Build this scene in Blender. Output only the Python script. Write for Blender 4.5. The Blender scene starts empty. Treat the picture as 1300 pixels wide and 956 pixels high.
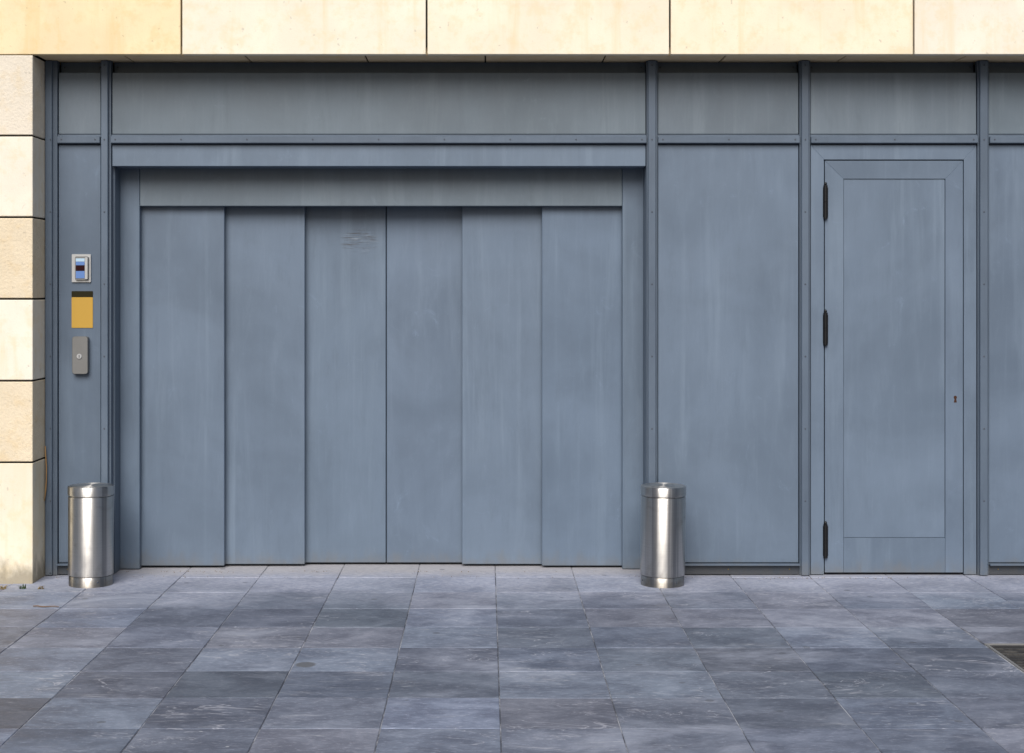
import bpy, bmesh, math, random
from mathutils import Vector
random.seed(7)
scene = bpy.context.scene
C = scene.collection
R = math.radians

# ---------------------------------------------------------------- camera
F, VX, VY, H = 2030.0, 617.0, 368.0, 1.45      # focal length in photo pixels, vanishing point, eye height
cam = bpy.data.cameras.new('camera')
co = bpy.data.objects.new('camera', cam); C.objects.link(co)
co.location = (0, 0, H); co.rotation_euler = (R(90), 0, 0)
cam.sensor_fit = 'HORIZONTAL'; cam.sensor_width = 36.0
cam.lens = 36.0 * F / 1300.0
cam.shift_x = (650 - VX) / 1300.0
cam.shift_y = -(478 - VY) / 1300.0
cam.clip_end = 3000
scene.camera = co

# ---------------------------------------------------------------- sky and sun
SUN_EL, SUN_AZ = 40.0, 188.0                    # azimuth clockwise from +Y: in front of the wall, a little to the left
w = bpy.data.worlds.new('World'); scene.world = w; w.use_nodes = True
nt = w.node_tree; nt.nodes.clear()
sky = nt.nodes.new('ShaderNodeTexSky'); sky.sky_type = 'NISHITA'; sky.sun_disc = False
sky.sun_elevation = R(SUN_EL); sky.sun_rotation = R(SUN_AZ)
sky.air_density = 1.0; sky.dust_density = 4.0; sky.ozone_density = 1.0
bg = nt.nodes.new('ShaderNodeBackground'); bg.inputs['Strength'].default_value = 0.05
out = nt.nodes.new('ShaderNodeOutputWorld')
nt.links.new(sky.outputs[0], bg.inputs[0]); nt.links.new(bg.outputs[0], out.inputs[0])
sl = bpy.data.lights.new('sun', 'SUN'); sl.energy = 2.3; sl.angle = R(42); sl.color = (1.0, 0.985, 0.97)
so = bpy.data.objects.new('sun', sl); C.objects.link(so)
sd = Vector((math.sin(R(SUN_AZ)) * math.cos(R(SUN_EL)), math.cos(R(SUN_AZ)) * math.cos(R(SUN_EL)), math.sin(R(SUN_EL))))
so.rotation_euler = sd.to_track_quat('Z', 'Y').to_euler(); so.location = (0, 0, 12)
scene.view_settings.view_transform = 'Standard'; scene.view_settings.look = 'None'
scene.view_settings.gamma = 1.0; scene.view_settings.use_curve_mapping = False
scene.view_settings.exposure = 0.70

# ---------------------------------------------------------------- measuring helpers
def wx(px, Y): return (px - VX) * Y / F          # metres across, for a point read at depth Y
def wz(py, Y): return H - (py - VY) * Y / F      # metres up

# ---------------------------------------------------------------- materials
class NT:
    def __init__(s, name):
        m = bpy.data.materials.new(name); m.use_nodes = True
        s.m = m; s.t = m.node_tree; s.b = s.t.nodes['Principled BSDF']
    def n(s, kind, **kw):
        nd = s.t.nodes.new('ShaderNode' + kind)
        for k, v in kw.items(): setattr(nd, k, v)
        return nd
    def l(s, a, b): s.t.links.new(a, b)
    def set(s, node, sock, v):
        if hasattr(v, 'links') or isinstance(v, bpy.types.NodeSocket): s.l(v, node.inputs[sock])
        else: node.inputs[sock].default_value = v
    def pos(s): return s.n('NewGeometry').outputs['Position']
    def objco(s): return s.n('TexCoord').outputs['Object']
    def rnd(s): return s.n('ObjectInfo').outputs['Random']
    def mapping(s, vec, scale=(1, 1, 1), loc=(0, 0, 0), rot=(0, 0, 0)):
        m = s.n('Mapping'); s.l(vec, m.inputs['Vector'])
        s.set(m, 'Scale', scale); s.set(m, 'Location', loc); s.set(m, 'Rotation', rot)
        return m.outputs[0]
    def noise(s, vec, scale=5, detail=4, rough=0.55, dist=0.0):
        n = s.n('TexNoise'); s.l(vec, n.inputs['Vector'])
        n.inputs['Scale'].default_value = scale; n.inputs['Detail'].default_value = detail
        n.inputs['Roughness'].default_value = rough; n.inputs['Distortion'].default_value = dist
        return n.outputs['Fac']
    def ramp(s, fac, lo, hi, a=0.0, b=1.0):
        r = s.n('MapRange', interpolation_type='SMOOTHSTEP'); s.set(r, 'Value', fac)
        s.set(r, 'From Min', lo); s.set(r, 'From Max', hi); s.set(r, 'To Min', a); s.set(r, 'To Max', b)
        return r.outputs['Result']
    def math(s, op, a, b=0.0, c=None, clamp=False):
        m = s.n('Math', operation=op); m.use_clamp = clamp
        s.set(m, 0, a); s.set(m, 1, b)
        if c is not None: s.set(m, 2, c)
        return m.outputs[0]
    def mix(s, fac, a, b, mode='MIX'):
        m = s.n('MixRGB', blend_type=mode)
        s.set(m, 'Fac', fac)
        for k, v in (('Color1', a), ('Color2', b)):
            if isinstance(v, tuple): v = (*v[:3], 1.0)
            s.set(m, k, v)
        return m.outputs[0]
    def bump(s, h, strength=0.2, dist=0.002, prev=None):
        b = s.n('Bump'); b.inputs['Strength'].default_value = strength; b.inputs['Distance'].default_value = dist
        s.l(h, b.inputs['Height'])
        if prev is not None: s.l(prev, b.inputs['Normal'])
        return b.outputs[0]
    def done(s, col=None, rough=None, normal=None, metal=0.0, spec=0.5):
        if col is not None:
            if isinstance(col, tuple): col = (*col[:3], 1.0)
            s.set(s.b, 'Base Color', col)
        if rough is not None: s.set(s.b, 'Roughness', rough)
        if normal is not None: s.l(normal, s.b.inputs['Normal'])
        s.set(s.b, 'Metallic', metal); s.set(s.b, 'Specular IOR Level', spec)
        return s.m

def plain(name, col, rough=0.5, metal=0.0, spec=0.5):
    return NT(name).done(col, rough, None, metal, spec)

def painted_metal(name, base, streaks=1.0, wear=1.0):
    s = NT(name); p = s.pos()
    oc = s.n('ObjectInfo').outputs['Color']
    rn = s.rnd()
    off = s.n('CombineXYZ'); s.l(s.math('MULTIPLY', rn, 13.0), off.inputs[0]); s.l(s.math('MULTIPLY', rn, 7.0), off.inputs[2])
    va = s.n('VectorMath', operation='ADD'); s.l(p, va.inputs[0]); s.l(off.outputs[0], va.inputs[1]); q = va.outputs[0]
    st = s.noise(s.mapping(q, (9, 9, 0.5)), 1.0, 6, 0.62, 0.5)      # long run-off streaks
    st2 = s.noise(s.mapping(q, (38, 38, 1.3)), 1.0, 4, 0.6, 0.3)            # fine streaks
    cl = s.noise(q, 1.7, 5, 0.6, 0.4)                                 # cloudy fading of the paint
    fine = s.noise(p, 60, 3, 0.6)
    light = tuple(min(1, c * f) for c, f in zip(base, (1.34, 1.30, 1.24)))
    dark = tuple(c * 0.80 for c in base)
    c = s.mix(s.ramp(cl, 0.28, 0.72), dark, base)
    patch = s.ramp(s.noise(s.mapping(q, (2.2, 1, 0.7), (3, 1, 5)), 1.3, 2), 0.38, 0.60)
    c = s.mix(s.math('MULTIPLY', s.math('MULTIPLY', s.ramp(st, 0.50, 0.70), patch), 0.45 * streaks), c, light)
    c = s.mix(s.math('MULTIPLY', s.math('MULTIPLY', s.ramp(st2, 0.52, 0.8), patch), 0.32 * streaks), c, light)
    c = s.mix(s.math('MULTIPLY', s.ramp(st2, 0.46, 0.25), 0.10 * streaks), c, dark)
    c = s.mix(s.math('MULTIPLY', s.ramp(fine, 0.6, 0.8), 0.18), c, light)
    mot = s.noise(s.mapping(q, (1.6, 1.6, 0.30)), 9, 8, 0.72, 0.25)
    c = s.mix(s.math('MULTIPLY', s.ramp(mot, 0.50, 0.70), 0.22), c, light)
    c = s.mix(s.math('MULTIPLY', s.ramp(mot, 0.48, 0.32), 0.35), c, tuple(b * 0.74 for b in base))
    rub = s.noise(s.mapping(q, (40, 40, 5), (7, 3, 1), (0, 0.25, 0)), 1.0, 5, 0.7, 0.8)
    c = s.mix(s.math('MULTIPLY', s.ramp(rub, 0.66, 0.78), 0.35 * wear), c, tuple(b * 0.6 for b in base))
    # little rubbed spots and chalky scuffs
    sc = s.noise(s.mapping(q, (5, 5, 4)), 1.0, 8, 0.75, 1.5)
    c = s.mix(s.math('MULTIPLY', s.ramp(sc, 0.60, 0.74), 0.35 * wear), c, tuple(b * 1.5 for b in base))
    # splashed dirt near the paving
    sep = s.n('SeparateXYZ'); s.l(p, sep.inputs[0])
    z = sep.outputs['Z']
    dn = s.noise(s.mapping(p, (14, 14, 7)), 1.0, 5, 0.65)
    d = s.ramp(s.math('SUBTRACT', s.math('MULTIPLY', dn, 0.22), z), 0.02, 0.14)
    c = s.mix(s.math('MULTIPLY', d, 0.6), c, (0.13, 0.13, 0.13))
    c = s.mix(1.0, c, oc, 'MULTIPLY')
    rough = s.ramp(cl, 0.2, 0.8, 0.38, 0.56)
    ob = s.noise(s.mapping(q, (1.3, 1.3, 0.8)), 1.6, 2, 0.5)           # sheet that is not quite flat
    nrm = s.bump(ob, 0.6, 0.02)
    nrm = s.bump(s.noise(p, 220, 2, 0.5), 0.06, 0.001, nrm)
    return s.done(c, rough, nrm, 0.0, 0.42)

METAL_BASE = (0.117, 0.158, 0.216)
M = {}
M['metal'] = painted_metal('painted_steel', METAL_BASE)
M['trim'] = painted_metal('painted_steel_trim', tuple(c * 0.76 for c in METAL_BASE), 0.5, 0.5)

def scratched_metal():
    """gate leaf with the scrape marks near its top"""
    m = M['metal'].copy(); m.name = 'painted_steel_scraped'
    s = NT.__new__(NT); s.m = m; s.t = m.node_tree; s.b = [n for n in s.t.nodes if n.type == 'BSDF_PRINCIPLED'][0]
    old = s.b.inputs['Base Color'].links[0].from_socket
    p = s.pos(); sep = s.n('SeparateXYZ'); s.l(p, sep.inputs[0])
    cx, cz = wx(456, 8.43), wz(306, 8.43)
    dx = s.math('DIVIDE', s.math('SUBTRACT', sep.outputs['X'], cx), 0.115)
    dz = s.math('DIVIDE', s.math('SUBTRACT', sep.outputs['Z'], cz), 0.075)
    r2 = s.math('ADD', s.math('MULTIPLY', dx, dx), s.math('MULTIPLY', dz, dz))
    mask = s.ramp(r2, 1.0, 0.25)
    ln = s.noise(s.mapping(p, (9, 1, 170), rot=(0, 0.05, 0)), 1.0, 4, 0.7, 0.3)
    c = s.mix(s.math('MULTIPLY', mask, s.ramp(ln, 0.50, 0.62)), old, (0.06, 0.065, 0.075))
    ln2 = s.noise(s.mapping(p, (9, 1, 150), (4, 0, 9)), 1.0, 3, 0.7)
    c = s.mix(s.math('MULTIPLY', mask, s.ramp(ln2, 0.58, 0.7, 0, 0.5)), c, (0.3, 0.34, 0.38))
    s.l(c, s.b.inputs['Base Color'])
    return m
M['scraped'] = scratched_metal()

def stone(name, base, roughness_bump, stain, grain):
    s = NT(name); p = s.pos(); oc = s.n('ObjectInfo').outputs['Color']; rn = s.rnd()
    off = s.n('CombineXYZ'); s.l(s.math('MULTIPLY', rn, 31.0), off.inputs[0]); s.l(s.math('MULTIPLY', rn, 17.0), off.inputs[2])
    va = s.n('VectorMath', operation='ADD'); s.l(p, va.inputs[0]); s.l(off.outputs[0], va.inputs[1]); q = va.outputs[0]
    big = s.noise(q, 2.6, 5, 0.6, 0.5); mid = s.noise(q, 14, 5, 0.65); gr = s.noise(q, grain, 3, 0.7)
    warm = tuple(c * f for c, f in zip(base, (0.97, 0.86, 0.66)))
    pale = tuple(min(0.80, c * 1.10) for c in base)
    c = s.mix(s.ramp(big, 0.35, 0.68), base, pale)
    c = s.mix(s.math('MULTIPLY', s.ramp(mid, 0.46, 0.68), 0.42), c, warm)
    drip = s.noise(s.mapping(q, (9, 9, 0.8)), 1.0, 4, 0.6, 0.3)
    c = s.mix(s.math('MULTIPLY', s.ramp(drip, 0.52, 0.72), stain), c, warm)
    c = s.mix(s.math('MULTIPLY', s.ramp(gr, 0.56, 0.78), 0.35), c, tuple(b * 0.72 for b in base))
    spots = s.noise(q, 34, 2, 0.5)
    c = s.mix(s.math('MULTIPLY', s.ramp(spots, 0.70, 0.76), 0.5), c, tuple(b * 0.6 for b in base))
    c = s.mix(1.0, c, oc, 'MULTIPLY')
    # grime splashed up from the paving
    sep = s.n('SeparateXYZ'); s.l(p, sep.inputs[0])
    dn = s.noise(s.mapping(p, (11, 11, 6)), 1.0, 5, 0.65)
    d = s.ramp(s.math('SUBTRACT', s.math('MULTIPLY', dn, 0.34), sep.outputs['Z']), 0.02, 0.16)
    c = s.mix(s.math('MULTIPLY', d, 0.75), c, (0.20, 0.17, 0.12))
    nrm = s.bump(gr, roughness_bump, 0.004)
    nrm = s.bump(mid, roughness_bump * 0.35, 0.006, nrm)
    return s.done(c, 0.85, nrm, 0.0, 0.25)
M['stone'] = stone('honed_limestone', (0.70, 0.66, 0.58), 0.18, 0.55, 130)
M['stone_rough'] = stone('bush_hammered_limestone', (0.66, 0.61, 0.52), 0.95, 0.15, 75)
M['joint'] = plain('dark_joint', (0.016, 0.014, 0.013), 0.95, 0, 0.1)
M['backing'] = plain('rough_wall', (0.06, 0.06, 0.06), 0.95, 0, 0.1)

def slate(name, tiled=False):
    s = NT(name); p = s.pos(); rn = s.rnd(); oc = s.n('ObjectInfo').outputs['Color']
    off = s.n('CombineXYZ'); s.l(s.math('MULTIPLY', rn, 41.0), off.inputs[0]); s.l(s.math('MULTIPLY', rn, 23.0), off.inputs[1])
    va = s.n('VectorMath', operation='ADD'); s.l(p, va.inputs[0]); s.l(off.outputs[0], va.inputs[1]); q = va.outputs[0]
    grain = s.noise(s.mapping(q, (3.4, 5.0, 1), rot=(0, 0, 0.35)), 1.0, 9, 0.70, 0.5)
    vein = s.noise(s.mapping(q, (1.6, 5, 1), rot=(0, 0, -0.15)), 1.0, 4, 0.6, 1.4)
    ridge = s.math('ABSOLUTE', s.math('SUBTRACT', vein, 0.5))
    fine = s.noise(q, 70, 4, 0.7)
    base = (0.142, 0.168, 0.222)
    dark = (0.078, 0.092, 0.130); pale = (0.270, 0.295, 0.365)
    g2 = s.noise(s.mapping(q, (30, 60, 1), rot=(0, 0, 0.2)), 1.0, 6, 0.78, 0.3)
    c = s.mix(s.ramp(grain, 0.36, 0.62), dark, base)
    c = s.mix(s.math('MULTIPLY', s.ramp(grain, 0.54, 0.76), 0.4), c, pale)
    c = s.mix(s.math('MULTIPLY', s.ramp(g2, 0.50, 0.70), 0.65), c, pale)
    c = s.mix(s.math('MULTIPLY', s.ramp(g2, 0.48, 0.28), 0.60), c, dark)
    tone = s.ramp(rn, 0, 1, 0.84, 1.22)
    cc = s.n('CombineXYZ'); [s.l(tone, cc.inputs[i]) for i in range(3)]
    c = s.mix(1.0, c, cc.outputs[0], 'MULTIPLY')
    c = s.mix(1.0, c, oc, 'MULTIPLY')
    c = s.mix(s.math('MULTIPLY', s.ramp(ridge, 0.010, 0.0), s.ramp(s.noise(p, 1.5, 2), 0.45, 0.6, 0, 0.6)), c, (0.40, 0.41, 0.46))
    c = s.mix(s.math('MULTIPLY', s.ramp(fine, 0.58, 0.8), 0.30), c, pale)
    # chalky scuffs and tyre-swept dust that cross the joints
    sw = s.noise(s.mapping(p, (1.3, 1.9, 1), (1.3, 0.4, 0), (0, 0, 0.35)), 1.0, 8, 0.68, 0.5)
    c = s.mix(s.math('MULTIPLY', s.ramp(sw, 0.50, 0.72), 0.55), c, (0.34, 0.37, 0.45))
    scr = s.noise(s.mapping(p, (1.2, 9, 1), (5, 2, 0), (0, 0, 0.5)), 1.0, 3, 0.6, 1.0)
    scr = s.math('ABSOLUTE', s.math('SUBTRACT', scr, 0.52))
    c = s.mix(s.math('MULTIPLY', s.ramp(scr, 0.008, 0.0), s.ramp(s.noise(p, 2.3, 2), 0.52, 0.64, 0, 0.5)), c, (0.42, 0.43, 0.46))
    # dust blown against the wall foot
    sep = s.n('SeparateXYZ'); s.l(p, sep.inputs[0])
    y = s.math('ADD', sep.outputs['Y'], s.math('MULTIPLY', s.math('SUBTRACT', s.noise(p, 2.2, 5, 0.6), 0.5), 1.6))
    c = s.mix(s.math('MULTIPLY', s.ramp(y, 7.15, 8.2), 0.72), c, s.mix(s.ramp(g2, 0.35, 0.65), (0.26, 0.285, 0.38), (0.47, 0.485, 0.56)))
    y2 = s.math('ADD', sep.outputs['Y'], s.math('MULTIPLY', s.math('SUBTRACT', s.noise(p, 9, 5, 0.65), 0.5), 0.30))
    c = s.mix(s.math('MULTIPLY', s.ramp(y2, 8.02, 8.3), 0.45), c, (0.42, 0.385, 0.34))
    gum = s.n('TexVoronoi'); gum.inputs['Scale'].default_value = 4.2; s.l(p, gum.inputs['Vector'])
    c = s.mix(s.ramp(gum.outputs['Distance'], 0.075, 0.055, 0, 0.5), c, (0.055, 0.06, 0.07))
    chip = s.n('TexVoronoi'); chip.inputs['Scale'].default_value = 9.0; s.l(s.mapping(p, (1, 1.3, 1), (3, 7, 0)), chip.inputs['Vector'])
    c = s.mix(s.math('MULTIPLY', s.ramp(chip.outputs['Distance'], 0.07, 0.04), s.ramp(s.noise(p, 1.9, 2), 0.56, 0.62, 0, 0.7)), c, (0.50, 0.51, 0.54))
    # one oval oil stain
    sx, sy = wx(388, 6.19), 6.19
    dx = s.math('DIVIDE', s.math('SUBTRACT', sep.outputs['X'], sx), 0.045)
    dy = s.math('DIVIDE', s.math('SUBTRACT', sep.outputs['Y'], sy), 0.05)
    r2 = s.math('ADD', s.math('MULTIPLY', dx, dx), s.math('MULTIPLY', dy, dy))
    c = s.mix(s.ramp(s.math('ADD', r2, s.math('MULTIPLY', s.noise(p, 40, 3), 0.5)), 1.35, 0.7, 0, 0.75), c, (0.07, 0.07, 0.07))
    nrm = s.bump(grain, 0.5, 0.004)
    nrm = s.bump(fine, 0.25, 0.002, nrm)
    rough = s.ramp(grain, 0.3, 0.7, 0.5, 0.72)
    return s.done(c, rough, nrm, 0.0, 0.40)
M['slate'] = slate('slate_paving')
def mortar():
    s = NT('joint_mortar'); p = s.pos()
    c = s.mix(s.ramp(s.noise(p, 5, 4, 0.7), 0.40, 0.62), (0.07, 0.075, 0.09), (0.33, 0.34, 0.37))
    return s.done(c, 0.95, s.bump(s.noise(p, 120, 3), 0.5, 0.002), 0, 0.1)
M['mortar'] = mortar()

def steel(name, col, rough, aniso=0.0, smudge_bands=True):
    s = NT(name); p = s.objco()
    br = s.noise(s.mapping(p, (3, 3, 420)), 1.0, 3, 0.6)
    sm = s.noise(p, 9, 5, 0.65, 0.6)
    run = s.noise(s.mapping(p, (22, 22, 2.0)), 1.0, 4, 0.6)
    c = s.mix(s.math('MULTIPLY', s.ramp(br, 0.3, 0.7), 0.35), col, tuple(x * 0.78 for x in col))
    if smudge_bands:
        c = s.mix(s.math('MULTIPLY', s.ramp(sm, 0.54, 0.72), 0.40), c, (0.36, 0.33, 0.27))
        c = s.mix(s.math('MULTIPLY', s.ramp(run, 0.58, 0.75), 0.25), c, (0.30, 0.29, 0.27))
        mk = s.noise(s.mapping(p, (30, 30, 14), (2, 5, 1), (0.5, 0.3, 0.2)), 1.0, 5, 0.75, 1.2)
        c = s.mix(s.ramp(mk, 0.70, 0.76, 0, 0.8), c, (0.06, 0.06, 0.06))
        sep = s.n('SeparateXYZ'); s.l(p, sep.inputs[0])
        d = s.ramp(s.math('SUBTRACT', s.math('MULTIPLY', s.noise(p, 25, 4), 0.14), sep.outputs['Z']), -0.01, 0.07)
        c = s.mix(s.math('MULTIPLY', d, 0.6), c, (0.20, 0.16, 0.11))
    band = s.noise(s.mapping(p, (26, 26, 0.25)), 1.0, 4, 0.65)
    if smudge_bands: c = s.mix(s.ramp(band, 0.50, 0.62, 0, 0.62), c, (0.20, 0.20, 0.21))  # vertical rub bands, painted in place of the street's dark reflections
    r = s.math('ADD', s.ramp(sm, 0.3, 0.75, rough, rough + 0.14), s.math('MULTIPLY', s.math('SUBTRACT', br, 0.5), 0.12))
    nrm = s.bump(br, 0.05, 0.0006)
    m = s.done(c, r, nrm, 1.0, 0.5)
    if aniso:
        s.b.inputs['Anisotropic'].default_value = aniso; s.b.inputs['Anisotropic Rotation'].default_value = 0.25
        t = s.n('Tangent', direction_type='RADIAL', axis='Z'); s.l(t.outputs[0], s.b.inputs['Tangent'])
    return m
M['steel'] = steel('brushed_stainless', (0.60, 0.585, 0.555), 0.32, 0.9)
M['steel_plain'] = steel('satin_stainless', (0.18, 0.18, 0.176), 0.42, 0.0, False); [n for n in M['steel_plain'].node_tree.nodes if n.type == 'BSDF_PRINCIPLED'][0].inputs['Metallic'].default_value = 0.5
M['chrome'] = plain('bright_silver', (0.46, 0.47, 0.48), 0.30, 0.45)
M['black_metal'] = plain('blackened_hinge', (0.004, 0.0042, 0.005), 0.5, 0.0, 0.3)
M['rust'] = plain('rusty_keyhole', (0.05, 0.022, 0.012), 0.9, 0, 0.2)
M['screw'] = plain('screw_head', (0.065, 0.075, 0.095), 0.55, 0.3, 0.4)
M['screw_brass'] = plain('brass_screw_head', (0.20, 0.15, 0.08), 0.5, 0.5, 0.4)
M['reader_blue'] = plain('reader_blue', (0.09, 0.18, 0.42), 0.35)
M['reader_pale'] = plain('reader_pale', (0.36, 0.50, 0.62), 0.35)
M['reader_red'] = plain('reader_dark_red', (0.018, 0.002, 0.003), 0.5, 0, 0.1)
M['yellow'] = plain('yellow_label', (0.42, 0.245, 0.028), 0.5)
M['olive'] = plain('dark_olive_band', (0.020, 0.017, 0.007), 0.7, 0, 0.1)
M['cable'] = plain('ochre_cable', (0.30, 0.17, 0.06), 0.6)
M['twig'] = plain('dry_twig', (0.16, 0.10, 0.06), 0.85)
M['weed'] = plain('weed_green', (0.06, 0.10, 0.03), 0.7)
M['weed_dry'] = plain('weed_dry', (0.22, 0.16, 0.07), 0.8)
def iron():
    s = NT('cast_iron'); p = s.pos()
    c = s.mix(s.ramp(s.noise(p, 14, 5, 0.7), 0.42, 0.66), (0.03, 0.03, 0.032), (0.075, 0.072, 0.068))
    return s.done(c, 0.7, s.bump(s.noise(p, 90, 4), 0.4, 0.002), 0.3, 0.4)
M['iron'] = iron()

def asphalt():
    s = NT('asphalt'); p = s.pos()
    c = s.mix(s.ramp(s.noise(p, 3, 6, 0.7), 0.3, 0.7), (0.040, 0.040, 0.042), (0.065, 0.064, 0.062))
    return s.done(c, 0.9, s.bump(s.noise(p, 150, 3), 0.5, 0.003), 0, 0.2)
M['asphalt'] = asphalt()

# ---------------------------------------------------------------- object helpers
WP = {}
def link(o, parent, world):
    C.objects.link(o)
    WP[o.name] = Vector(world)
    if parent is not None:
        o.parent = parent
        o.location = Vector(world) - WP[parent.name]
    else:
        o.location = world
    return o
def thing(name, loc, label, cat, group=None):
    o = bpy.data.objects.new(name, None); o.empty_display_size = 0.1
    link(o, None, loc); tag(o, label, cat, group); return o
def tag(o, label, cat, group=None):
    o['label'] = label; o['category'] = cat
    if group: o['group'] = group
    return o
def obj(name, bm, mat, parent=None, origin=None, color=None, smooth=False):
    """link the bmesh (world coordinates) as one mesh whose origin is at its middle"""
    if origin is None:
        lo = [min(v.co[i] for v in bm.verts) for i in range(3)]; hi = [max(v.co[i] for v in bm.verts) for i in range(3)]
        origin = [(a + b) / 2 for a, b in zip(lo, hi)]
    origin = Vector(origin)
    for v in bm.verts: v.co -= origin
    bmesh.ops.recalc_face_normals(bm, faces=bm.faces[:])
    me = bpy.data.meshes.new(name); bm.to_mesh(me); bm.free()
    for mm in (mat if isinstance(mat, (list, tuple)) else [mat]): me.materials.append(mm)
    if smooth:
        for f in me.polygons: f.use_smooth = True
    o = bpy.data.objects.new(name, me)
    if color: o.color = (*color, 1)
    return link(o, parent, origin)
def prism(poly, y0, y1, bev=0.0, bm=None):
    """polygon in (x, z), extruded from depth y0 to y1"""
    b2 = bmesh.new()
    a = [b2.verts.new((x, y0, z)) for x, z in poly]; b = [b2.verts.new((x, y1, z)) for x, z in poly]
    b2.faces.new(a); b2.faces.new(b[::-1])
    n = len(poly)
    for i in range(n): b2.faces.new((a[i], b[i], b[(i + 1) % n], a[(i + 1) % n]))
    bmesh.ops.recalc_face_normals(b2, faces=b2.faces[:])
    if bev: bmesh.ops.bevel(b2, geom=b2.edges[:], offset=bev, segments=1, profile=0.5, affect='EDGES', clamp_overlap=True)
    return join(bm, b2)
def join(bm, b2):
    if bm is None: return b2
    me = bpy.data.meshes.new('tmp'); b2.to_mesh(me); b2.free(); bm.from_mesh(me); bpy.data.meshes.remove(me); return bm
def box(x0, x1, y0, y1, z0, z1, bev=0.0015, bm=None):
    return prism([(x0, z0), (x1, z0), (x1, z1), (x0, z1)], y0, y1, bev, bm)
def rrect(x0, x1, z0, z1, r, n=4):
    pts = []
    for cx, cz, a0 in ((x1 - r, z0 + r, -90), (x1 - r, z1 - r, 0), (x0 + r, z1 - r, 90), (x0 + r, z0 + r, 180)):
        for i in range(n + 1):
            a = R(a0 + 90 * i / n); pts.append((cx + r * math.cos(a), cz + r * math.sin(a)))
    return pts
def lathe(profile, cx, cy, n=64, bm=None):
    bm = bm or bmesh.new(); rings = []
    for r, z in profile:
        if r < 1e-6: rings.append([bm.verts.new((cx, cy, z))])
        else: rings.append([bm.verts.new((cx + r * math.cos(2 * math.pi * i / n), cy + r * math.sin(2 * math.pi * i / n), z)) for i in range(n)])
    for a, b in zip(rings, rings[1:]):
        for i in range(n):
            j = (i + 1) % n
            if len(a) == 1 and len(b) == 1: continue
            if len(a) == 1: bm.faces.new((a[0], b[i], b[j]))
            elif len(b) == 1: bm.faces.new((a[i], a[j], b[0]))
            else: bm.faces.new((a[i], a[j], b[j], b[i]))
    return bm
def tube(pts, r, n=6, bm=None):
    bm = bm or bmesh.new(); rings = []
    for k, p in enumerate(pts):
        p = Vector(p); d = Vector(pts[min(k + 1, len(pts) - 1)]) - Vector(pts[max(k - 1, 0)]); d.normalize()
        u = d.orthogonal().normalized(); v = d.cross(u)
        rr = r[k] if isinstance(r, (list, tuple)) else r
        rings.append([bm.verts.new(p + rr * (math.cos(2 * math.pi * i / n) * u + math.sin(2 * math.pi * i / n) * v)) for i in range(n)])
    for a, b in zip(rings, rings[1:]):
        for i in range(n): bm.faces.new((a[i], a[(i + 1) % n], b[(i + 1) % n], b[i]))
    bm.faces.new(rings[0][::-1]); bm.faces.new(rings[-1]); return bm
_screw = {}
def screw(x, y, z, parent, mat='screw', r=0.0042, name='screw'):
    key = (mat, r)
    if key not in _screw:
        bm = bmesh.new(); n = 10; rg = []
        for rr, yy in ((r, 0.0), (r, -0.0012), (r * 0.6, -0.0024)):
            rg.append([bm.verts.new((rr * math.cos(2 * math.pi * i / n), yy, rr * math.sin(2 * math.pi * i / n))) for i in range(n)])
        for a, b in zip(rg, rg[1:]):
            for i in range(n): bm.faces.new((a[i], a[(i + 1) % n], b[(i + 1) % n], b[i]))
        bm.faces.new(rg[-1]); bmesh.ops.recalc_face_normals(bm, faces=bm.faces[:])
        me = bpy.data.meshes.new('screw'); bm.to_mesh(me); bm.free(); me.materials.append(M[mat]); _screw[key] = me
    o = bpy.data.objects.new(name, _screw[key]); return link(o, parent, (x, y, z))

# ================================================================ GROUND AND PAVING
bm = bmesh.new()
vs = [bm.verts.new(p) for p in ((-400, -400, -0.045), (400, -400, -0.045), (400, 400, -0.045), (-400, 400, -0.045))]; bm.faces.new(vs)
g = obj('ground', bm, M['asphalt'], origin=(0, 0, -0.045)); g['kind'] = 'structure'; g['label'] = 'dark asphalt street surface'
T = 0.3975; X0, Y0 = 0.048, 8.068
DR = dict(x0=2.043, x1=2.643, y0=5.96, y1=6.572)       # drain opening
COLS = range(-9, 11); ROWS = range(-1, 10)
px0, px1 = X0 + COLS[0] * T, X0 + (COLS[-1] + 1) * T
py1, py0 = Y0 - ROWS[0] * T, Y0 - (ROWS[-1] + 1) * T
bed = bmesh.new()
for (a, b, c, d) in ((px0, DR['x0'], py0, py1), (DR['x1'], px1, py0, py1), (DR['x0'], DR['x1'], py0, DR['y0']), (DR['x0'], DR['x1'], DR['y1'], py1)):
    box(a, b, c, d, -0.044, -0.0034, 0, bed)
pv = obj('pavement', bed, M['mortar'], origin=(0, 6.5, -0.02)); pv['kind'] = 'structure'
_tiles = {}
def tile(x0, x1, y0, y1, color):
    k = (round(x1 - x0, 3), round(y1 - y0, 3))
    cx, cy = (x0 + x1) / 2, (y0 + y1) / 2
    if k not in _tiles:
        b = box(x0 - cx, x1 - cx, y0 - cy, y1 - cy, -0.03, 0.0, 0.0022)
        me = bpy.data.meshes.new('paving_tile'); b.to_mesh(me); b.free(); me.materials.append(M['slate']); _tiles[k] = me
    o = bpy.data.objects.new('paving_tile', _tiles[k]); o.color = (*color, 1)
    link(o, pv, (cx, cy, random.uniform(-0.0012, 0.0008)))
    o.rotation_euler = (random.gauss(0, 0.0012), random.gauss(0, 0.0012), random.gauss(0, 0.0012))
gap = 0.0016
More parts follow.
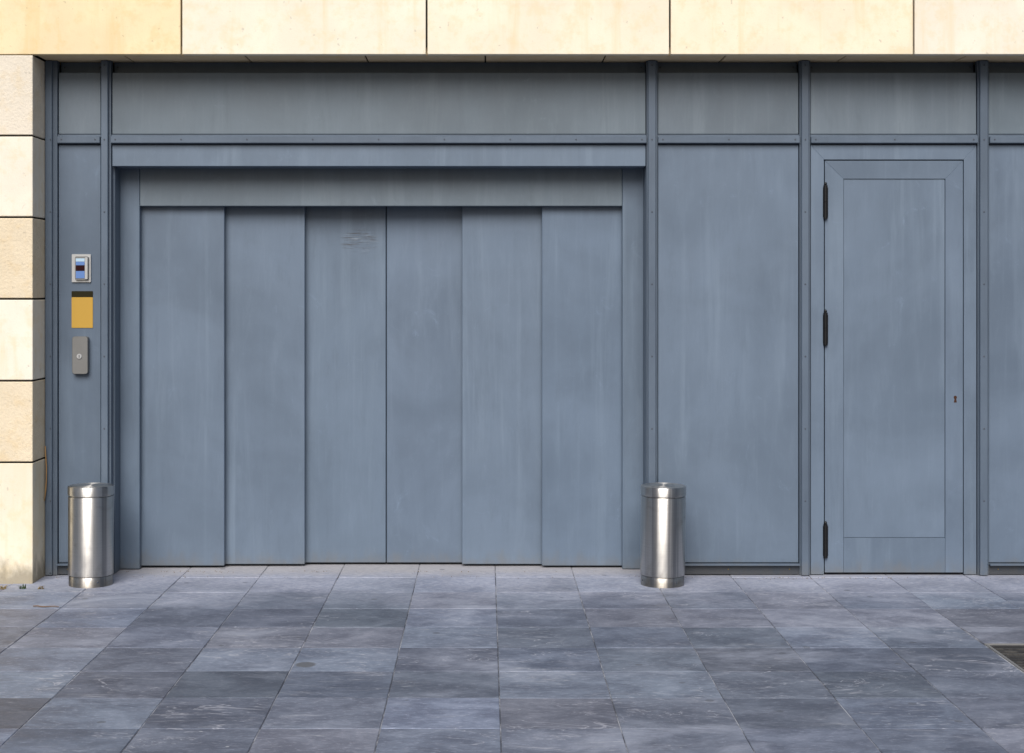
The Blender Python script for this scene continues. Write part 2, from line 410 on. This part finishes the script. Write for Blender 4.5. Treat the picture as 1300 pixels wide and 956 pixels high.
DARK = {(-3, 6): .72, (-3, 5): .70, (-4, 1): .8, (-3, 2): .78, (-4, 2): .82, (-2, 2): .72, (0, 3): .8, (1, 4): .85, (-4, 5): .66, (-5, 6): .7, (-2, 5): .85,
        (0, 0): .72, (-4, 0): .78, (3, 4): .84, (4, 4): .80, (2, 4): .82, (3, 5): .78, (4, 5): .82, (2, 5): .84, (-1, 4): .86, (-1, 5): .84}
PINK = {(-5, 6), (0, 6), (-2, 7), (4, 7), (-1, 1), (3, 1), (-7, 4), (-6, 4), (5, 3), (-5, 3), (-2, 3), (3, 2), (4, 2), (2, 2), (5, 2), (6, 2), (1, 2), (-3, 3), (-6, 2), (-6, 3)}
for r in ROWS:
    for c in COLS:
        x0, x1 = X0 + c * T + gap, X0 + (c + 1) * T - gap
        y1, y0 = Y0 - r * T - gap, Y0 - (r + 1) * T + gap
        k = DARK.get((c, r), 1.0) * random.uniform(0.93, 1.08)
        col = (k * 1.10, k * 1.02, k * 0.98) if (c, r) in PINK else (k * random.uniform(.97, 1.03), k, k * random.uniform(.98, 1.04))
        if x1 > DR['x0'] and x0 < DR['x1'] and y1 > DR['y0'] and y0 < DR['y1']:      # cut round the drain
            if x0 < DR['x0'] - 0.03: tile(x0, DR['x0'] - gap, y0, y1, col); continue
            if x1 > DR['x1'] + 0.03:
                tile(DR['x1'] + gap, x1, y0, y1, col); x1 = DR['x1'] - gap
            x0 = max(x0, DR['x0'] + gap)
            if y1 > DR['y1'] + 0.03: tile(x0, x1, DR['y1'] + gap, y1, col)
            if y0 < DR['y0'] - 0.03: tile(x0, x1, y0, DR['y0'] - gap, col)
            continue
        tile(x0, x1, y0, y1, col)

# ================================================================ STONE WALL (pillar, lintel, soffit)
YS = 7.89
YP = 8.13                                      # face of the metal panels
XP = wx(41.4, YS)                              # right edge of the pillar
ZL = wz(69.0, YS)                              # underside of the lintel
sw_ = thing('stone_wall', (XP, YS, 0), 'cream limestone block wall with pillar and long lintel around the metal front', 'wall')
J = 0.0045
ys = [70.2, 172.2, 275.8, 379.6, 483.6, 587.2]
zs = [wz(y, YS) for y in ys] + [-0.02]
tint = [(1.0, 0.98, 0.96), (1.02, 1.0, 0.96), (0.97, 0.90, 0.78), (1.03, 1.02, 0.98), (0.97, 0.90, 0.78), (1.0, 0.97, 0.88)]
for k in range(6):
    z1 = zs[k] - (J if k else 0); z0 = zs[k + 1] + (J if k < 5 else 0)
    mt = M['stone_rough'] if k % 2 == 0 else M['stone']
    for j in range(2):
        xr = XP - j * 1.205 - (J if j else 0); xl = XP - (j + 1) * 1.205 + J
        obj('stone_block', box(xl, xr, YS, YS + 0.42, z0, z1, 0.003), mt, sw_, color=tint[k])
obj('joint_core', box(XP - 2.40, XP - 0.012, YS + 0.014, YS + 0.40, 0.0, ZL + 0.02, 0), M['joint'], sw_)
lj = [wx(p, YS) for p in (230.2, 541.6, 850.6, 1160.2)]
lj = [lj[0] - 2 * 1.205, lj[0] - 1.205] + lj + [lj[-1] + 1.205, lj[-1] + 2.41]
ltint = [(1, .95, .8), (1.02, 0.90, 0.66), (1.04, 1.02, 0.95), (1.03, 0.99, 0.90), (1.03, 0.97, 0.85), (1.02, 1.0, 0.96), (1.0, .97, .92)]
for row in range(2):
    za = ZL + row * 0.61
    for k in range(len(lj) - 1):
        o_ = 0.6 * row
        obj('stone_block', box(lj[k] + J + o_, lj[k + 1] - J + o_, YS, YS + 0.05, za + (J if row else 0), za + 0.61 - J, 0.0025), M['stone'], sw_, color=ltint[(k + 3 * row) % 7])
obj('joint_core', box(lj[0] + 0.02, lj[-1] - 0.02, YS + 0.03, YS + 0.9, ZL + 0.045, ZL + 1.2, 0), M['joint'], sw_)
obj('joint_core', box(lj[0] + 0.02, lj[-1] - 0.02, YS + 0.0535, YP + 0.15, ZL + 0.009, ZL + 0.0425, 0), M['joint'], sw_)
sj = [wx(153.5 + 154.2 * k, YS) for k in range(-4, 12)]
for a, b in zip(sj, sj[1:]):
    a = max(a, XP + 0.0)
    if b - a < 0.05: continue
    obj('soffit_slab', box(a + J * 0.8, b - J * 0.8, YS + 0.052, YP + 0.16, ZL + 0.003, ZL + 0.043, 0.002), M['stone'], sw_, color=(1.0, 0.84, 0.62))

# ================================================================ METAL FRONT
XE = 5.3                                       # right end of the metal front, outside the picture
mf = thing('metal_facade', (wx(400, YP), YP, 0), 'blue grey painted steel front of flat panels, screwed mullions and rails under the lintel', 'facade')
ZT = ZL + 0.002
obj('rear_wall', box(XP - 0.1, XE, 8.47, 8.6, 0.0, ZL + 0.3, 0), M['backing'], mf)
YB = YP + 0.035
def panel(name, x0, x1, z0, z1, y=YP, mat='metal', col=(1, 1, 1), parent=None, depth=0.03):
    return obj(name, box(x0, x1, y, y + depth, z0, z1, 0.002), M[mat], parent or mf, color=col)
zr0, zr1 = wz(184, YP), wz(171, YP)            # the rail under the transom panels
ztop = wz(91.5, YP)
RAILZ = wz(178, YP)
# mullions: flange, cover bar, screws
MX = [(128, 141), (820.8, 834.8), (1015, 1028.6), (1241, 1255.2)]
mx = [(wx(a, YP - 0.01), wx(b, YP - 0.01)) for a, b in MX]
mx.append((3.80, 3.856)); 
def mullion(x0, x1):
    m = obj('mullion', box(x0, x1, YP - 0.010, YB, 0.002, ZT, 0.001), M['trim'], mf, color=(.97, .97, .97))
    obj('cover_bar', box(x0 + 0.006, x1 - 0.011, YP - 0.034, YP - 0.0102, 0.003, ZT - 0.001, 0.003), M['trim'], m)
    z = RAILZ
    while z > 0.05:
        screw((x0 + x1) / 2 - 0.0025, YP - 0.034, z, m); z -= 0.366
    screw((x0 + x1) / 2 - 0.0025, YP - 0.034, wz(84, YP), m)
for a, b in mx: mullion(a, b)
# angle against the stone pillar
ea = obj('edge_angle', box(XP + 0.001, wx(73.6, YP), YP - 0.012, YB, 0.002, ZT, 0.001), M['trim'], mf, color=(.95, .95, .95))
obj('cover_bar', box(XP + 0.003, wx(68, YP), YP - 0.030, YP - 0.0122, 0.003, ZT - 0.001, 0.003), M['trim'], ea)
for k in range(8): screw(wx(66, YP), YP - 0.030, RAILZ - 0.366 * k, ea)
# bays between the mullions
bays = [(wx(73.6, YP), mx[0][0]), (mx[0][1], mx[1][0]), (mx[1][1], mx[2][0]), (mx[2][1], mx[3][0]), (mx[3][1], mx[4][0]), (mx[4][1], XE)]
E = 0.0035
for i, (a, b) in enumerate(bays):
    r = obj('rail', box(a + 0.001, b - 0.001, YP - 0.008, YB, zr0 + 0.004, zr1, 0.001), M['trim'], mf)
    obj('cover_bar', box(a + 0.001, b - 0.001, YP - 0.028, YP - 0.0082, zr0 + 0.007, zr1 - 0.011, 0.0025), M['trim'], r)
    n = max(2, round((b - a - 0.05) / 0.334) + 1)
    for k in range(n): screw(a + 0.025 + (b - a - 0.05) * k / (n - 1), YP - 0.028, RAILZ + 0.001, r)
    t = obj('top_channel', box(a + 0.001, b - 0.001, YP + 0.055, YP + 0.09, ztop - 0.02, ZT, 0.001), M['trim'], mf)
    for x in (a + 0.02, b - 0.02): screw(x, YP + 0.055, ZT - 0.025, t)
    panel('transom_panel', a + E, b - E, zr1 + 0.003, ztop - 0.003, col=random.choice([(1.06, 1.0, .88), (1.04, .99, .88), (1.08, 1.01, .9)]))  # warm grey tint paints the warmer light of the shaded top into the colour
def sill(a, b, brass):
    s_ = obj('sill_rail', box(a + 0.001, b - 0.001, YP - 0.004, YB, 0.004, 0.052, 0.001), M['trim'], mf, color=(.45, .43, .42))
    obj('sill_ledge', box(a + 0.001, b - 0.001, YP - 0.036, YB - 0.004, 0.0525, 0.0605, 0.0015), M['trim'], s_)
    n = 3
    for k in range(n): screw(a + 0.05 + (b - a - 0.1) * k / (n - 1), YP - 0.004, 0.030, s_, 'screw_brass', 0.004)
zb = 0.0635
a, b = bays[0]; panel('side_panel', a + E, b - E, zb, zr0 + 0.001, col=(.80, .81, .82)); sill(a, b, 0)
a, b = bays[2]; panel('side_panel', a + E, b - E, zb, zr0 + 0.001, col=(1.02, 1.02, 1.02)); sill(a, b, 1)
a, b = bays[4]; panel('side_panel', a + E, b - E, zb, zr0 + 0.001, col=(.96, .96, .97)); sill(a, b, 1)
a, b = bays[5]; panel('side_panel', a + E, b - E, zb, zr0 + 0.001); sill(a, b, 1)
# header and linings of the gate opening
YF = 8.285
zo = wz(211, YP)
a, b = bays[1]
obj('header_panel', box(a + E, b - E, YP, YF + 0.02, zo, zr0 + 0.001, 0.002), M['metal'], mf, color=(1.06, 1.06, 1.05))
for (p, q) in ((wx(128, YP), wx(144, YP)), (wx(820.2, YP), wx(832, YP))):
    obj('opening_lining', box(p, q, YB + 0.001, YF + 0.03, 0.002, zo - 0.001, 0.001), M['trim'], mf)
obj('opening_lining', box(wx(132, YP), wx(144, YP), YP - 0.002, YB, 0.002, zo - 0.001, 0.0008), M['trim'], mf) if False else None
obj('opening_ceiling', box(wx(120, YP), wx(840, YP), YF + 0.021, 8.468, zo + 0.02, zo + 0.05, 0), M['backing'], mf)

# ================================================================ SLIDING GATE
gt = thing('sliding_gate', (wx(490, YF), YF, 0), 'wide blue grey six leaf telescopic metal gate between the two steel bollards', 'gate')
xa, xb = wx(150.5, YF) - 0.03, wx(177.2, YF)
xc, xd = wx(790.2, YF), wx(817.6, YF) + 0.02
zh = wz(261.6, YF)
obj('jamb', box(xa, xb, YF, YF + 0.045, 0.004, zo + 0.015, 0.0025), M['metal'], gt, color=(.97, .98, .98))
obj('jamb', box(xc, xd, YF, YF + 0.045, 0.004, zo + 0.015, 0.0025), M['metal'], gt, color=(.97, .98, .98))
obj('head_beam', box(xb + 0.0015, xc - 0.0015, YF, YF + 0.045, zh, zo + 0.015, 0.0025), M['metal'], gt, color=(1.10, 1.04, .92))  # warm tint here too, the shaded top's light painted into the colour
leafs = [(172, 284.8, 8.332, 'metal', (1, 1, 1)), (278, 386.9, 8.380, 'metal', (1.02, 1.02, 1.02)), (380, 489.9, 8.428, 'scraped', (0.98, 0.99, 0.99)),
         (490.9, 592, 8.428, 'metal', (1.03, 1.03, 1.04)), (586.6, 694, 8.380, 'metal', (1.03, 1.03, 1.03)), (688.0, 800, 8.332, 'metal', (0.98, 1.0, 1.02))]
for p, q, y, mt, cl in leafs:
    obj('gate_leaf', box(wx(p, y), wx(q, y), y, y + 0.034, 0.012, zh + 0.04, 0.003), M[mt], gt, color=cl)

# ================================================================ SIDE DOOR
dr = thing('metal_door', (wx(1135, YP), YP, 0), 'blue grey panelled steel door with three black hinges and rusty keyhole', 'door')
YD = YP - 0.004
D = lambda p: wx(p, YD)
Z = lambda p: wz(p, YD)
fx0, fx1, gx0, gx1 = bays[3][0] + 0.004, bays[3][1] - 0.004, D(1046.0), D(1223.6)
zt, zg = zr0 + 0.000, Z(202.6)
zbot = 0.004
h = 0.0002
obj('frame_jamb', prism([(fx0, zbot), (gx0, zbot), (gx0, zg - h), (fx0, zt - h)], YD, YD + 0.06, 0.0008), M['metal'], dr, color=(1.02, 1.02, 1.02))
obj('frame_jamb', prism([(gx1, zbot), (fx1, zbot), (fx1, zt - h), (gx1, zg - h)], YD, YD + 0.06, 0.0008), M['metal'], dr, color=(1.0, 1.0, 1.0))
obj('frame_head', prism([(gx0 + h, zg), (gx1 - h, zg), (fx1 - h, zt), (fx0 + h, zt)], YD, YD + 0.06, 0.0008), M['metal'], dr, color=(1.03, 1.03, 1.03))
lx0, lx1, lz1, lz0 = gx0 + 0.0055, gx1 - 0.0035, zg - 0.0055, 0.013
YLf = YD + 0.003
lf = obj('door_leaf', box(lx0, lx1, YLf + 0.012, YLf + 0.05, lz0 + 0.001, lz1 - 0.001, 0.001), M['trim'], dr)
ix0, ix1, iz1, iz0 = D(1071.0), D(1200.4), Z(227.0), Z(683)
obj('stile', prism([(lx0, lz0), (ix0, lz0), (ix0, iz1 - h), (lx0, lz1 - h)], YLf, YLf + 0.0118, 0.0008), M['metal'], lf, color=(1.01, 1.01, 1.01))
obj('stile', prism([(ix1, lz0), (lx1, lz0), (lx1, lz1 - h), (ix1, iz1 - h)], YLf, YLf + 0.0118, 0.0008), M['metal'], lf, color=(1.01, 1.01, 1.02))
obj('top_rail', prism([(ix0 + h, iz1), (ix1 - h, iz1), (lx1 - h, lz1), (lx0 + h, lz1)], YLf, YLf + 0.0118, 0.0008), M['metal'], lf, color=(1.0, 1.0, 1.0))
obj('bottom_rail', prism([(ix0 + 0.001, lz0), (ix1 - 0.001, lz0), (ix1 - 0.001, iz0), (ix0 + 0.001, iz0)], YLf, YLf + 0.0118, 0.0008), M['metal'], lf, color=(1.0, 1.0, 1.0))
obj('inner_panel', box(ix0 + 0.002, ix1 - 0.002, YLf + 0.005, YLf + 0.0119, iz0 + 0.0015, iz1 - 0.002, 0.0008), M['metal'], lf, color=(1.03, 1.03, 1.03))
for p0, p1 in ((235, 278.5), (396.5, 439), (665, 708.5)):
    x = D(1047.6); y = YD - 0.008
    z0, z1 = Z(p1), Z(p0); zm = (z0 + z1) / 2; r = 0.0108
    hb = obj('hinge', lathe([(0, z0), (r, z0 + .002), (r, zm - .0025), (r * .7, zm - .002), (r * .7, zm + .002), (r, zm + .0025), (r, z1 - .002), (0, z1)], x, y, 16), M['black_metal'], dr, smooth=False)
    obj('finial', lathe([(r * .6, z1), (r * .75, z1 + .006), (r * .45, z1 + .013), (0, z1 + .015)], x, y, 12), M['black_metal'], hb)
    obj('hinge_plate', box(x - 0.012, x + 0.014, YD - 0.004, YD - 0.001, z0 + .012, z1 - .012, 0.0008), M['black_metal'], hb)
kx, kz = D(1213), Z(506.5)
kp = [(kx + 0.0085 * math.cos(R(a)), kz + 0.008 + 0.0085 * math.sin(R(a))) for a in range(-60, 241, 30)]
kp = [(kx + 0.0075, kz - 0.018)] + kp + [(kx - 0.0075, kz - 0.018)]
obj('keyhole', prism(kp, YLf - 0.001, YLf + 0.004, 0), M['rust'], dr)

# ================================================================ BOLLARDS
def bollard(cx, cy, tilt, label, spin):
    b_ = thing('bollard', (cx, cy, 0), label, 'bollard', 'steel bollards in front of the gate')
    r = 0.1095
    bd = obj('body', lathe([(r - .004, .052), (r - .0005, .0525), (r, .054), (r, .434), (r - .0015, .437), (r - .009, .4372), (r - .009, .444)], cx, cy, 96), M['steel'], b_, origin=(cx, cy, 0), smooth=True)
    obj('base_ring', lathe([(r - .0035, -.005), (r - .0035, .047), (r - .0045, .0485), (r - .009, .049), (r - .009, .0535)], cx, cy, 96), M['steel'], b_, origin=(cx, cy, 0), smooth=True)
    obj('cap', lathe([(r - .009, .4428), (r + .001, .443), (r + .0022, .4445), (r + .0022, .484), (r + .0002, .487), (r - .006, .4885), (r * .5, .4905), (0, .491)], cx, cy, 96), M['steel'], b_, origin=(cx, cy, 0), smooth=True)
    for a in (spin, spin + 105):
        bx, by = cx + (r - .0045) * math.sin(R(a)), cy - (r - .0045) * math.cos(R(a))
        s_ = screw(bx, by, .026, b_, 'screw', 0.0048); s_.rotation_euler = (0, 0, R(a))
    b_.rotation_euler = (0, R(tilt), R(spin * 3))
    for o in b_.children:
        for p in o.data.polygons: pass
    return b_
bollard(wx(115.3, 7.872), 7.872, 0.1, 'brushed steel bollard standing beside the stone pillar', 8)
bollard(wx(841.0, 7.872), 7.872, 0.9, 'scuffed brushed steel bollard at the right edge of the gate', -18)
for o in bpy.data.objects:                      # crisp edges on the turned steel
    if o.type == 'MESH' and o.name.split('.')[0] in ('body', 'base_ring', 'cap'): o.data.set_sharp_from_angle(angle=R(35))

# ================================================================ CONTROLS ON THE LEFT PANEL
YC = YP
def cx_(p): return wx(p, YC)
def cz_(p): return wz(p, YC)
rd = thing('access_reader', (cx_(104), YC, cz_(358)), 'small silver card reader with blue face and dark red display', 'reader')
obj('back_plate', prism(rrect(cx_(91.6), cx_(115.8), cz_(358.4), cz_(322.8), 0.004), YC - 0.009, YC + 0.001, 0.0012), M['chrome'], rd)
bz = obj('bezel', prism(rrect(cx_(96.4), cx_(113.4), cz_(355.6), cz_(325.6), 0.008), YC - 0.021, YC - 0.0092, 0.0025), M['steel_plain'], rd)
obj('side_trim', prism(rrect(cx_(109.2), cx_(112.8), cz_(354.6), cz_(326.8), 0.004), YC - 0.026, YC - 0.0212, 0.0015), M['chrome'], bz)
for nm, p0, p1, mt in (('pale_label', 328.2, 332.2, 'reader_pale'), ('blue_label', 332.4, 336.8, 'reader_blue'), ('display', 337.0, 344.0, 'reader_red'), ('blue_label', 344.2, 353.4, 'reader_blue')):
    obj(nm, box(cx_(97.6), cx_(108.8), YC - 0.0228, YC - 0.0212, cz_(p1), cz_(p0), 0.0003), M[mt], bz)
yl = thing('yellow_notice', (cx_(104.5), YC, cz_(416)), 'plain yellow label with dark top band under the card reader', 'notice')
obj('notice_plate', prism(rrect(cx_(91), cx_(118), cz_(416.3), cz_(377.4), 0.003), YC - 0.003, YC + 0.001, 0.0005), M['yellow'], yl)
obj('header_band', prism(rrect(cx_(91), cx_(118), cz_(377.2), cz_(369.6), 0.003), YC - 0.003, YC + 0.001, 0.0005), M['olive'], yl)
ks = thing('key_switch', (cx_(103.5), YC, cz_(475)), 'tall grey steel key switch box under the yellow label', 'key switch')
obj('housing', prism(rrect(cx_(93.6), cx_(113.6), cz_(474.6), cz_(427.0), 0.012), YC - 0.035, YC + 0.001, 0.006), M['steel_plain'], ks)
def disc(x, z, y0, y1, r, n=20): return prism([(x + r * math.cos(2 * math.pi * i / n), z + r * math.sin(2 * math.pi * i / n)) for i in range(n)], y0, y1, 0.0008)
lk = obj('lock_cylinder', disc(cx_(103), cz_(452), YC - 0.040, YC - 0.0352, 0.013), M['chrome'], ks)
obj('key_slot', box(cx_(103) - 0.0015, cx_(103) + 0.0015, YC - 0.0412, YC - 0.0402, cz_(452) - 0.007, cz_(452) + 0.007, 0), M['black_metal'], lk)

# ================================================================ DRAIN
dg = thing('drain_grate', (2.34, 6.27, 0), 'rusty iron drain grate set in the paving', 'drain grate')
x0, x1, y0, y1 = DR['x0'], DR['x1'], DR['y0'], DR['y1']
fb = None
for (a, b, c, d) in ((x0, x1, y0, y0 + .018), (x0, x1, y1 - .018, y1), (x0, x0 + .018, y0 + .0182, y1 - .0182), (x1 - .018, x1, y0 + .0182, y1 - .0182)):
    fb = box(a + .003, b - .003, c + .003, d - .003, -0.04, -0.002, 0.001, fb)
obj('frame', fb, plain('galvanised_frame', (0.20, 0.20, 0.20), 0.55, 0.3), dg)
n = 13
for k in range(n):
    y = y0 + 0.03 + (y1 - y0 - 0.06) * k / (n - 1)
    obj('bar', box(x0 + .0155, x1 - .0155, y - 0.008, y + 0.008, -0.036, -0.006, 0.0015), M['iron'], dg)
for x in (x0 + 0.2, x1 - 0.2): obj('cross_bar', box(x - .01, x + .01, y0 + .0155, y1 - .0155, -0.038, -0.014, 0.001), M['iron'], dg)
obj('sump', box(x0 + .004, x1 - .004, y0 + .004, y1 - .004, -0.0445, -0.0405, 0), M['joint'], dg)

# ================================================================ SMALL THINGS
def wobble(pts, a): return [tuple(c + random.uniform(-a, a) for c in p) for p in pts]
cb = [(XP + 0.010, YP - 0.050, wz(565, YP)), (XP + 0.012, YP - 0.052, wz(575, YP)), (XP + 0.017, YP - 0.055, wz(590, YP)), (XP + 0.016, YP - 0.052, wz(608, YP)), (XP + 0.012, YP - 0.05, wz(622, YP)), (XP + 0.006, YP - 0.05, wz(634, YP))]
tag(obj('cable', tube(cb, 0.0032, 8), M['cable'], smooth=True), 'short ochre cable loop hanging beside the lower stone pillar', 'cable')
Yt = 7.30
tp = wobble([(wx(42 + 33 * i / 6, Yt), Yt + 0.01 * math.sin(i * 1.7), 0.005) for i in range(7)], 0.0015)
tag(obj('twig', tube(tp, [0.0025, .003, .0028, .0028, .0024, .002, .0015], 6), M['twig']), 'thin brown twig lying on paving left of the bollard', 'twig')
def weed(px, py, label, mat, n, hgt):
    Y = F * H / (py - VY); b = bmesh.new(); x = wx(px, Y)
    for i in range(n):
        a = random.uniform(0, 6.28); l = hgt * random.uniform(.5, 1.1); sp = random.uniform(.2, 1.1); wd = random.uniform(.0018, .0035)
        ox, oy = x + random.uniform(-.014, .014), Y + random.uniform(-.006, .006)
        d = Vector((math.cos(a), math.sin(a), 0)); s_ = Vector((-d.y, d.x, 0)) * wd
        pts = [Vector((ox, oy, -0.004)) + d * (sp * l * t * t) + Vector((0, 0, l * t * (1 - .3 * t * sp))) for t in (0, .4, .75, 1)]
        prev = None
        for k, p in enumerate(pts):
            ww = (0.7, 1, .7, .05)[k]
            pr = [b.verts.new(p - s_ * ww), b.verts.new(p + s_ * ww), b.verts.new(p + Vector((0, 0, -.0008)))]
            if prev:
                for q in range(3): b.faces.new((prev[q], prev[(q + 1) % 3], pr[(q + 1) % 3], pr[q]))
            prev = pr
    tag(obj('weed_tuft', b, M[mat]), label, 'weed', 'weeds in the joint before the pillar')
weed(4, 748, 'dry brown weed tuft at the left picture edge before the pillar', 'weed_dry', 14, .03)
weed(29, 747.5, 'greenest of the small weeds before the stone pillar', 'weed', 18, .035)
weed(52, 748, 'dry weed tuft nearest the left bollard', 'weed_dry', 16, .025)

# grit swept against the foot of the wall
b = bmesh.new()
for i in range(700):
    x = random.uniform(XP + 0.05, 3.6)
    y = (8.06 if x < wx(140, YP) or x > wx(822, YP) else random.choice((8.24, 8.25, 8.1))) - abs(random.gauss(0, 0.025))
    if random.random() > 0.35 + 0.65 * math.sin(x * 5.3) ** 2: continue
    r = random.uniform(0.0012, 0.0042)
    vs = [b.verts.new((x + r * random.uniform(.6, 1.2) * math.cos(a), y + r * random.uniform(.6, 1.2) * math.sin(a), -0.0005)) for a in (0, 1.5, 3.1, 4.7)]
    tp_ = b.verts.new((x, y, r * random.uniform(.5, 1.1)))
    for k in range(4): b.faces.new((vs[k], vs[(k + 1) % 4], tp_))
gr_ = obj('grit', b, plain('brown_grit', (0.16, 0.125, 0.09), 0.9, 0, 0.2)); gr_['kind'] = 'stuff'; gr_['label'] = 'fine brown grit swept along the foot of the metal front'
